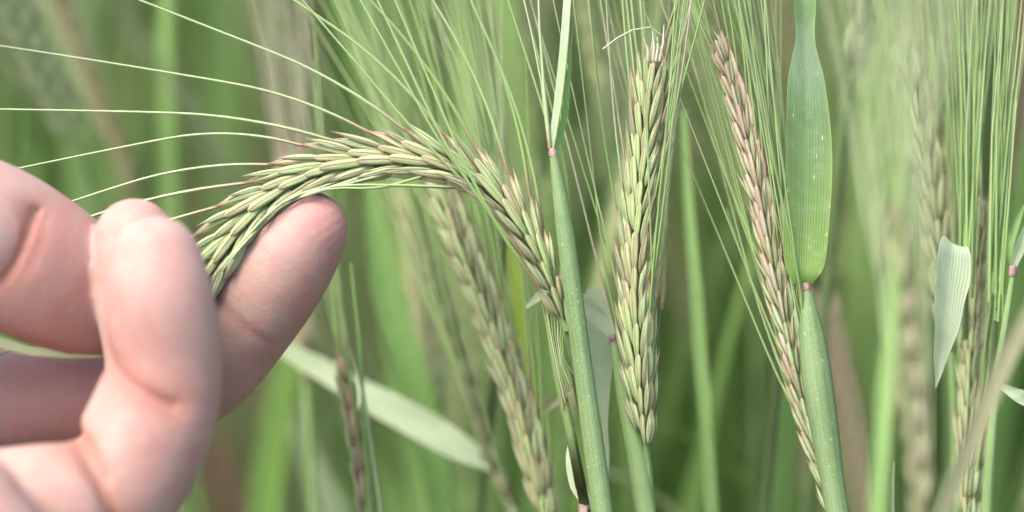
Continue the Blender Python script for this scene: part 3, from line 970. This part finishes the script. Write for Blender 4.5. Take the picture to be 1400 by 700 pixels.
# ================================================================== SOFT PLANTS JUST BEHIND AND BEFORE
def soft_plant(label, ear_rows, stem_rows, mats, seed, **kw):
    q = to_ground(stem_rows, kw.pop('gx', 0.0), 0.01)
    t = thing('barley_plant', label, 'barley plant', base_of(q))
    stalk3('stem', q, M[kw.pop('stem_mat', 'stem')], t, n=40)
    make_ear(t, ear_rows, mats, seed=seed, **kw)
    return t

soft_plant('blurred ear with dark husk tips leaning behind and below the bent ear', [(748, 715, 30), (738, 660, 30), (722, 590, 30), (700, 515, 30), (674, 440, 30), (645, 365, 30), (618, 290, 30), (600, 240, 30)],
           [(748, 715, 30, 8), (756, 760, 30, 9)], ('grain_young', 'side_green'), 41, roll=0.8, spacing=2.9, size=0.88, awn=('awn', 90, 130), awn_r=0.34, spread=(2, 14), sag=0.0, tilt=14)
soft_plant('pale green blurred ear seen edge-on, left of the leaning dark tipped ear', [(706, 715, 48), (682, 650, 48), (654, 570, 48), (630, 490, 48), (606, 410, 48), (588, 350, 48)],
           [(706, 715, 48, 6), (716, 760, 48, 7)], ('grain_young', 'side_green'), 42, roll=1.5, spacing=3.0, size=0.55, awn=('awn', 90, 130), awn_r=0.36, spread=(2, 10), sag=0.0, tilt=12)
t = soft_plant('small brown ear with pink tip standing under the fingertip, bristles upright', [(502, 730, 34), (495, 660, 34), (484, 590, 34), (473, 530, 34), (467, 500, 34)],
               [(502, 730, 34, 5), (506, 770, 34, 5)], ('grain_purple', 'side_green'), 43, roll=1.3, spacing=2.9, size=0.6, awn=('awn', 50, 90), awn_r=0.26, spread=(0, 9), sag=0.0, tilt=8)
awn_obj(np.array([list(P(*p)) for p in [(480, 479, 30), (488, 482, 30), (497, 540, 30), (508, 610, 30), (521, 700, 30), (530, 800, 30)]]), 'awn_pale', t, 0.4, 0.4)
awn_obj(np.array([list(P(*p)) for p in [(512, 800, 31), (500, 620, 31), (494, 500, 31), (488, 420, 31), (480, 360, 31)]]), 'awn_dark', t, 0.8, 0.3)

soft_plant('green ear in soft focus at the right edge below the dense awn bundle', [(1324, 720, 20), (1326, 640, 20), (1329, 560, 20), (1333, 480, 20), (1338, 400, 20), (1343, 330, 20), (1347, 290, 20)],
           [(1324, 720, 20, 7), (1324, 760, 20, 7)], ('grain_young', 'side_green'), 44, roll=1.1, spacing=2.8, size=0.82, awn=('awn', 60, 100), awn_r=0.36, spread=(0, 5), sag=0.0, tilt=10)
soft_plant('pale husked ear in soft focus behind the veil of awns near the folded leaf', [(1300, 480, 32), (1294, 400, 32), (1286, 330, 32), (1276, 260, 32), (1262, 180, 32), (1246, 110, 32), (1234, 60, 32)],
           [(1300, 480, 32, 6), (1306, 600, 32, 7), (1308, 740, 32, 7)], ('grain_young', 'grain_young'), 45, roll=0.8, spacing=3.3, size=0.85, awn=('awn', 60, 90), awn_r=0.3, spread=(0, 6), sag=0.0, tilt=11)
soft_plant('strongly blurred pinkish brown ear nearest to the viewer at the right', [(1262, 740, -75), (1256, 650, -75), (1248, 560, -75), (1240, 470, -75), (1232, 390, -75), (1226, 340, -75)],
           [(1262, 740, -75, 8), (1266, 800, -75, 8)], ('grain_purple', 'side_green'), 46, roll=1.0, spacing=2.9, size=0.5, awn=('awn_pale', 70, 110), awn_r=0.22, spread=(1, 12), sag=0.0, tilt=9)

# dense bundles of awns rising from ears below the frame's right edge
def awn_tuft(label, foot, tops, mats, r0, seed, cat='barley plant', nm='barley_plant', stem=True):
    rd = random.Random(seed)
    q = to_ground([(foot[0], foot[1] - 10, foot[2], 3), (foot[0] + 2, foot[1] + 20, foot[2] + 2, 6), (foot[0] - 6, foot[1] + 120, foot[2] + 14, 7)], 0, 0.06)
    t = thing(nm, label, cat, base_of(q))
    stalk3('stem', q, M['sheath'], t, n=24)
    for k, (tx, ty) in enumerate(tops):
        fx, fy = foot[0] + rd.uniform(-10, 10), foot[1] - rd.uniform(-10, 60)
        mx, my = (fx * .6 + tx * .4) + rd.uniform(-5, 5), fy * .5 + ty * .5
        awn_obj(np.array([list(P(fx, fy, foot[2])), list(P(mx, my, foot[2] + rd.uniform(-3, 3))), list(P(tx, ty, foot[2] + rd.uniform(-7, 7)))]), rd.choice(mats), t, r0 * rd.uniform(0.8, 1.2))
    return t
awn_tuft('stalk with a dense sheaf of straight green awns directly above the pale folded leaf', (1322, 400, 12),
         [(1296 + k * 4.0 + (k % 3) * 2, -20 - 13 * (k % 4)) for k in range(15)], ['awn_plain', 'awn_deep', 'awn_deep'], 0.42, 51)
awn_tuft('rightmost sheaf of straight green awns, converging above the purple joint', (1362, 430, 9),
         [(1362 + k * 4.2 + (k % 3) * 2, -20 - 9 * (k % 4)) for k in range(12)], ['awn_plain', 'awn_deep', 'awn_deep'], 0.44, 52)
soft_plant('blurred ear with upright pinkish bristles behind the left bristles of the bent ear', [(418, 520, 105), (414, 440, 105), (408, 360, 105), (403, 290, 105), (400, 220, 105)],
           [(418, 520, 105, 6), (424, 620, 105, 7), (430, 740, 105, 7)], ('grain_purple', 'side_purple'), 61, roll=0.9, spacing=3.4, size=0.8, awn=('awn_pink', 80, 120), awn_r=0.4, spread=(0, 5), sag=0.0, tilt=10)
soft_plant('blurred green ear behind the top of the bend, its bristles rising to the top edge', [(600, 560, 105), (590, 480, 105), (578, 400, 105), (568, 320, 105), (556, 240, 105)],
           [(600, 560, 105, 6), (610, 640, 105, 7), (620, 740, 105, 7)], ('grain_young', 'side_green'), 62, roll=0.9, spacing=2.6, size=0.85, awn=('awn_dark', 70, 120), awn_r=0.4, spread=(0, 12), sag=0.0, tilt=10)
awn_tuft('strongly blurred veil of pale awns close to the viewer right of the flag leaf', (1232, 345, -72),
         [(1150 + k * 6.5, -20 - 9 * (k % 4)) for k in range(17)], ['awn', 'awn_pale', 'awn'], 0.34, 55)

awn_tuft('soft veil of pale awns behind the blurred brown ear, rising to the top edge', (1262, 420, 45),
         [(1180 + k * 8.0, -20 - 9 * (k % 4)) for k in range(17)], ['awn', 'awn_pale', 'awn', 'awn_dark'], 0.40, 56)
awn_tuft('second strongly blurred veil of awns close to the viewer at the right', (1222, 560, -60),
         [(1170 + k * 9.0, -20 - 9 * (k % 4)) for k in range(18)], ['awn', 'awn_pale'], 0.32, 57)
awn_tuft('fine green awns behind the gap between bent ear and collar', (690, 330, 26),
         [(560 + k * 9.0, -20 - 9 * (k % 4)) for k in range(15)], ['awn', 'awn_pale', 'awn'], 0.30, 58)
awn_tuft('fine green awns crossing behind the upright ear', (900, 420, 22),
         [(812 + k * 9.5, -20 - 9 * (k % 4)) for k in range(16)], ['awn', 'awn_pale', 'awn_dark'], 0.30, 59)
awn_tuft('soft green awns between the purple ear and the flag leaf', (1076, 330, 16),
         [(960 + k * 9.0, -20 - 9 * (k % 4)) for k in range(13)], ['awn', 'awn_pale', 'awn'], 0.30, 60)

# single leaves in soft focus
def single_leaf(label, rows, mat, hint=FACE, fold=0.25, cat='leaf', nm='barley_leaf', extra=None, **kw):
    t = thing(nm, label, cat, P(*rows[0][:3]))
    blade('leaf_blade', rows, M[mat], t, hint, fold, **kw)
    return t
single_leaf('pale grey green leaf folded over and hanging at the right, white edge to its right', [(1303, 333, 6, 20), (1302, 345, 5, 26), (1298, 380, 5, 27), (1293, 430, 5, 22), (1286, 480, 6, 13), (1279, 530, 7, 1)], 'leaf_pale', (0.2, -0.9, 0.2), 0.3)
single_leaf('broad pale blade blurred, running down to the right beneath the fingertip', [(372, 470, 74, 9), (430, 500, 74, 14), (500, 540, 72, 18), (570, 578, 70, 21), (625, 610, 68, 18), (684, 646, 66, 3)], 'leaf_pale', (-0.2, -0.7, 0.6), 0.15)
single_leaf('narrow yellow leaf standing behind the bent ear', [(722, 560, 75, 9), (716, 480, 75, 11), (708, 400, 75, 10), (700, 340, 75, 7), (694, 290, 75, 2)], 'leaf_yellow')
single_leaf('strongly blurred greyish blade with pink foot crossing the lower right corner', [(1282, 715, -62, 10), (1312, 640, -62, 12), (1345, 560, -62, 13), (1385, 470, -62, 12), (1430, 380, -62, 8), (1500, 260, -60, 2)], 'leaf_dry')
single_leaf('small bright leaf tip poking in at the right edge', [(1362, 524, 8, 2), (1378, 533, 8, 6), (1400, 544, 8, 10), (1430, 552, 10, 12)], 'leaf_pale')
single_leaf('thin white edged leaf at the bottom beside the brown blurred ear', [(1222, 630, 10, 1), (1219, 660, 10, 3), (1217, 700, 10, 5), (1216, 760, 10, 6)], 'leaf_pale')
single_leaf('dark green drooping blade left of the leaning ear, out of focus', [(500, 220, 90, 3), (512, 300, 90, 12), (530, 400, 90, 20), (560, 500, 90, 22), (590, 620, 92, 20), (610, 740, 95, 16)], 'leaf', fold=0.4)
single_leaf('pale short horizontal leaf far behind, right of the flag leaf', [(1120, 226, 190, 8), (1150, 218, 190, 17), (1185, 215, 190, 18), (1230, 222, 195, 6)], 'leaf_pale')
single_leaf('soft green blade nearest to the viewer in the lower right', [(1196, 720, -80, 11), (1205, 600, -80, 11), (1214, 480, -78, 9), (1222, 380, -76, 6), (1230, 300, -75, 2)], 'leaf_bright')
single_leaf('upright green blade behind the upright ear, soft edged', [(976, 740, 60, 8), (966, 600, 60, 9), (954, 440, 60, 9), (943, 300, 60, 7), (934, 150, 60, 3)], 'leaf_bright')

q = to_ground([(1385, 374, 6, 4), (1374, 430, 6, 5), (1362, 520, 8, 6), (1352, 640, 10, 7), (1348, 720, 12, 8)], 0, 0, 7)
t = thing('barley_plant', 'thin stalk at the right edge with a pinkish purple joint and two small blades', 'barley plant', base_of(q))
stalk3('stem', q, M['stem'], t, n=30)
collar(1385, 370, 6, 6, t, 12, 'joint')
blade('leaf_blade', [(1385, 366, 6, 4), (1392, 345, 5, 7), (1402, 322, 4, 9), (1424, 285, 4, 8), (1460, 240, 4, 2)], M['leaf_pale'], t, FACE, 0.4)
blade('leaf_blade', [(1382, 366, 7, 2), (1380, 340, 7, 5), (1388, 310, 8, 5), (1400, 280, 9, 2)], M['leaf'], t, FACE, 0.4)

q = to_ground([(727, 585, 30, 6), (736, 640, 30, 8), (748, 715, 30, 9)], 0, 0, 9)
t = thing('barley_plant', 'blurred stalk with dark red joint and a short pale blade, right of the leaning ear', 'barley plant', base_of(q))
stalk3('stem', q, M['stem'], t, n=30)
collar(728, 580, 30, 8, t, 16, 'joint')
blade('leaf_blade', [(730, 576, 30, 4), (742, 562, 29, 6), (758, 548, 28, 7), (775, 534, 27, 5), (795, 520, 26, 1)], M['leaf_dry'], t, FACE, 0.4)

# ================================================================== THE CROP BEHIND
def plant_template(seed):
    """local coordinates, base at the origin: returns list of (name, mesh, children)"""
    rd = random.Random(seed)
    H = 0.56 + rd.uniform(-0.05, 0.05)
    lean = rd.uniform(-0.05, 0.05), rd.uniform(-0.05, 0.05)
    parts = []
    zs = np.linspace(0, H, 8)
    c = np.stack([lean[0] * (zs / H) ** 2, lean[1] * (zs / H) ** 2, zs], 1)
    V, F, uv = tube_arrays(c, np.linspace(2.3, 1.2, 8) * MM, 6)
    parts.append(('stem', mesh_from('stem', V, F, M['stem'], uv)))
    for k in range(rd.choice([4, 5, 5])):
        z0 = H * (0.14 + 0.17 * k + rd.uniform(-0.05, 0.05))
        az = rd.uniform(0, 2 * pi)
        ln = rd.uniform(0.18, 0.30)
        up_ = radians(rd.uniform(3, 13))
        droop = rd.choice([0.1, 0.25, 0.4, 0.6, 1.3])
        p = np.array([np.interp(z0, zs, c[:, 0]), np.interp(z0, zs, c[:, 1]), z0])
        pts = [p.copy()]
        ang = up_
        n = 11
        for j in range(n - 1):
            d = np.array([cos(az) * sin(ang), sin(az) * sin(ang), cos(ang)])
            p = p + d * ln / (n - 1)
            pts.append(p.copy())
            ang += droop * ((j + 1) / n) ** 1.5 / n * 2.6
        t_ = np.linspace(0, 1, n)
        w = np.interp(t_, [0, 0.1, 0.45, 0.8, 1], [0.5, 0.85, 1, 0.6, 0.03]) * rd.uniform(2.8, 5.2) * MM
        hint = (-cos(az) * cos(up_), -sin(az) * cos(up_), sin(up_))
        V, F, uv = leaf_arrays(np.array(pts), w, hint, 0.35, rd.uniform(-1.0, 1.0), across=2)
        parts.append(('leaf', mesh_from('leaf', V, F, M[rd.choice(['leaf', 'leaf_bright', 'leaf_bright', 'leaf_bright', 'leaf_pale'] if k < 3 else ['leaf', 'leaf_bright', 'leaf_bright'])], uv)))
    # ear: husks of one small ear joined
    top = c[-1]
    d = np.array([lean[0] * 2 / H + rd.uniform(-0.2, 0.2), lean[1] * 2 / H + rd.uniform(-0.2, 0.2), 1.0]); d /= np.linalg.norm(d)
    VV, FF, UU = [], [], []
    av, af, au = [], [], []
    nb = 0; na = 0
    L_ = rd.uniform(0.06, 0.085)
    az = rd.uniform(0, 2 * pi)
    S = np.array([cos(az), sin(az), 0.0]); S -= d * S.dot(d); S /= np.linalg.norm(S)
    n = int(L_ / 0.0032)
    for i in range(n):
        b = top + d * L_ * i / n
        sg = 1 if i % 2 else -1
        g = d * 0.955 + S * sg * 0.27
        cc = np.array([b + S * sg * 0.8 * MM + g * 10.5 * MM * t for t in (0, 0.2, 0.5, 0.8, 1)])
        V, F, uv = tube_arrays(cc, np.array([0.7, 1.4, 1.7, 1.0, 0.15]) * MM, 6, base=nb)
        VV.append(V); FF.append(F); UU.append(uv); nb += len(V)
        tip = cc[-1]
        be = radians(rd.uniform(3, 13))
        d1 = d * cos(be) + S * sg * sin(be)
        pth = awn_path(tip, g, d1, rd.uniform(0.08, 0.12), 0.0, 6, rd)
        V, F, uv = tube_arrays(pth, np.linspace(0.33, 0.1, 6) * MM, 3, base=na)
        av.append(V); af.append(F); au.append(uv); na += len(V)
    gm = rd.choice(['grain_green', 'grain_young', 'grain_young', 'grain_purple'])
    parts.append(('ear', mesh_from('ear', np.vstack(VV), np.vstack(FF), M[gm], np.vstack(UU))))
    parts.append(('awns', mesh_from('awns', np.vstack(av), np.vstack(af), M[rd.choice(['awn', 'awn', 'awn_pale'])], np.vstack(au))))
    return parts

TEMPL = [plant_template(100 + k) for k in range(10)]
def place_plant(k, x, y, rz, s, tx=0, ty=0):
    t = thing('background_barley_plant', 'out of focus barley plant in the blurred green crop behind', 'barley plant', (x, y, 0), 'barley plants in the blurred crop behind')
    t.rotation_euler = (tx, ty, rz)
    t.scale = (s, s, s)
    for nm, me in TEMPL[k]:
        o = link(nm, me, t)
        if nm == 'awns':
            o['kind'] = 'stuff'
    return t

def px_at(x, y):
    return 700 + x / (y * cos(radians(PITCH)) + (CAM_H - 0.4) * sin(radians(PITCH))) * FPX

pos = []
tries = 0
while len(pos) < 292 and tries < 20000:
    tries += 1
    y = 0.52 + 1.2 * random.random() ** 2.0
    x = random.uniform(-1, 1) * (0.22 * y + 0.06)
    if y < 0.53 + random.random() * 0.08:
        continue
    z_ = FPX * x / (y * cos(radians(PITCH)) + 0.2)
    pxx = 700 + z_
    if (215 < pxx < 500 and y < 0.9) or (195 < pxx < 490 and 0.9 <= y < 1.2) or (140 < pxx < 550 and 1.2 <= y < 1.7) or (y < 0.66 and pxx < 440):
        continue
    if any((x - a) ** 2 + (y - b) ** 2 < 0.019 ** 2 for a, b in pos):
        continue
    pos.append((x, y))
for x, y in pos:
    place_plant(random.randrange(len(TEMPL)), x, y, random.uniform(0, 2 * pi), random.uniform(0.9, 1.1), random.uniform(-0.05, 0.05), random.uniform(-0.05, 0.05))

# the rest of the field as one mass
def field():
    groups = {'leaf': [[], [], [], 0], 'leaf_bright': [[], [], [], 0], 'other': [[], [], [], 0]}
    VV, FF, UU, MI = [], [], [], []
    base = 0
    mats = []
    data = []
    for parts in TEMPL:
        row = []
        for nm, me in parts:
            v = np.empty(len(me.vertices) * 3, np.float32); me.vertices.foreach_get('co', v)
            l_ = np.empty(len(me.loops), np.int32); me.loops.foreach_get('vertex_index', l_)
            uv = np.empty(len(me.loops) * 2, np.float32); me.uv_layers[0].data.foreach_get('uv', uv)
            mt = me.materials[0]
            if mt not in mats:
                mats.append(mt)
            row.append((nm, v.reshape(-1, 3), l_.reshape(-1, 4), uv.reshape(-1, 4, 2), mats.index(mt)))
        data.append(row)
    rd = random.Random(5)
    n = 0
    while n < 1350:
        inside = n >= 600                      # the stand in view is denser than its margins
        y = 0.62 + 2.4 * rd.random() ** 1.5 if inside else rd.uniform(-0.3, 4.6)
        x = rd.uniform(-1, 1) * (0.22 * y + 0.08 if inside else 0.45 + 0.3 * max(y, 0))
        if not inside and y < 1.8 and abs(x) < 0.23 * max(y, 0) + 0.085:
            continue
        if y < 0.75 and x < 0 and x > -0.5:
            continue                           # the person stands here
        pq = 700 + FPX * x / (y * cos(radians(PITCH)) + 0.2)
        if (1.2 < y < 1.95 and 140 < pq < 540) or (y <= 1.5 and 215 < pq < 460):
            continue                           # a bare patch of soil
        n += 1
        a = rd.uniform(0, 2 * pi); s = rd.uniform(0.9, 1.12)
        R = np.array([[cos(a), -sin(a), 0], [sin(a), cos(a), 0], [0, 0, 1]]) * s
        for nm, v, f, uv, mi in data[rd.randrange(len(data))]:
            if (nm == 'awns' and y > 1.3) or (nm == 'ear' and (y > 2.2 or y < 0.2)) or (nm == 'awns' and not inside and y > 0.6):
                continue
            VV.append(v @ R.T + np.array([x, y, 0])); FF.append(f + base); UU.append(uv); MI.append(np.full(len(f), mi, np.int32))
            base += len(v)
    F = np.vstack(FF)
    me = mesh_from('barley_field', np.vstack(VV), F, None, None)
    lay = me.uv_layers.new(name='UVMap')
    lay.data.foreach_set('uv', np.vstack(UU).astype(np.float32).ravel())
    for m_ in mats:
        me.materials.append(m_)
    me.polygons.foreach_set('material_index', np.concatenate(MI))
    o = link('barley_field', me)
    o['kind'] = 'stuff'
    o['label'] = 'rest of the dense green barley field further back'
field()
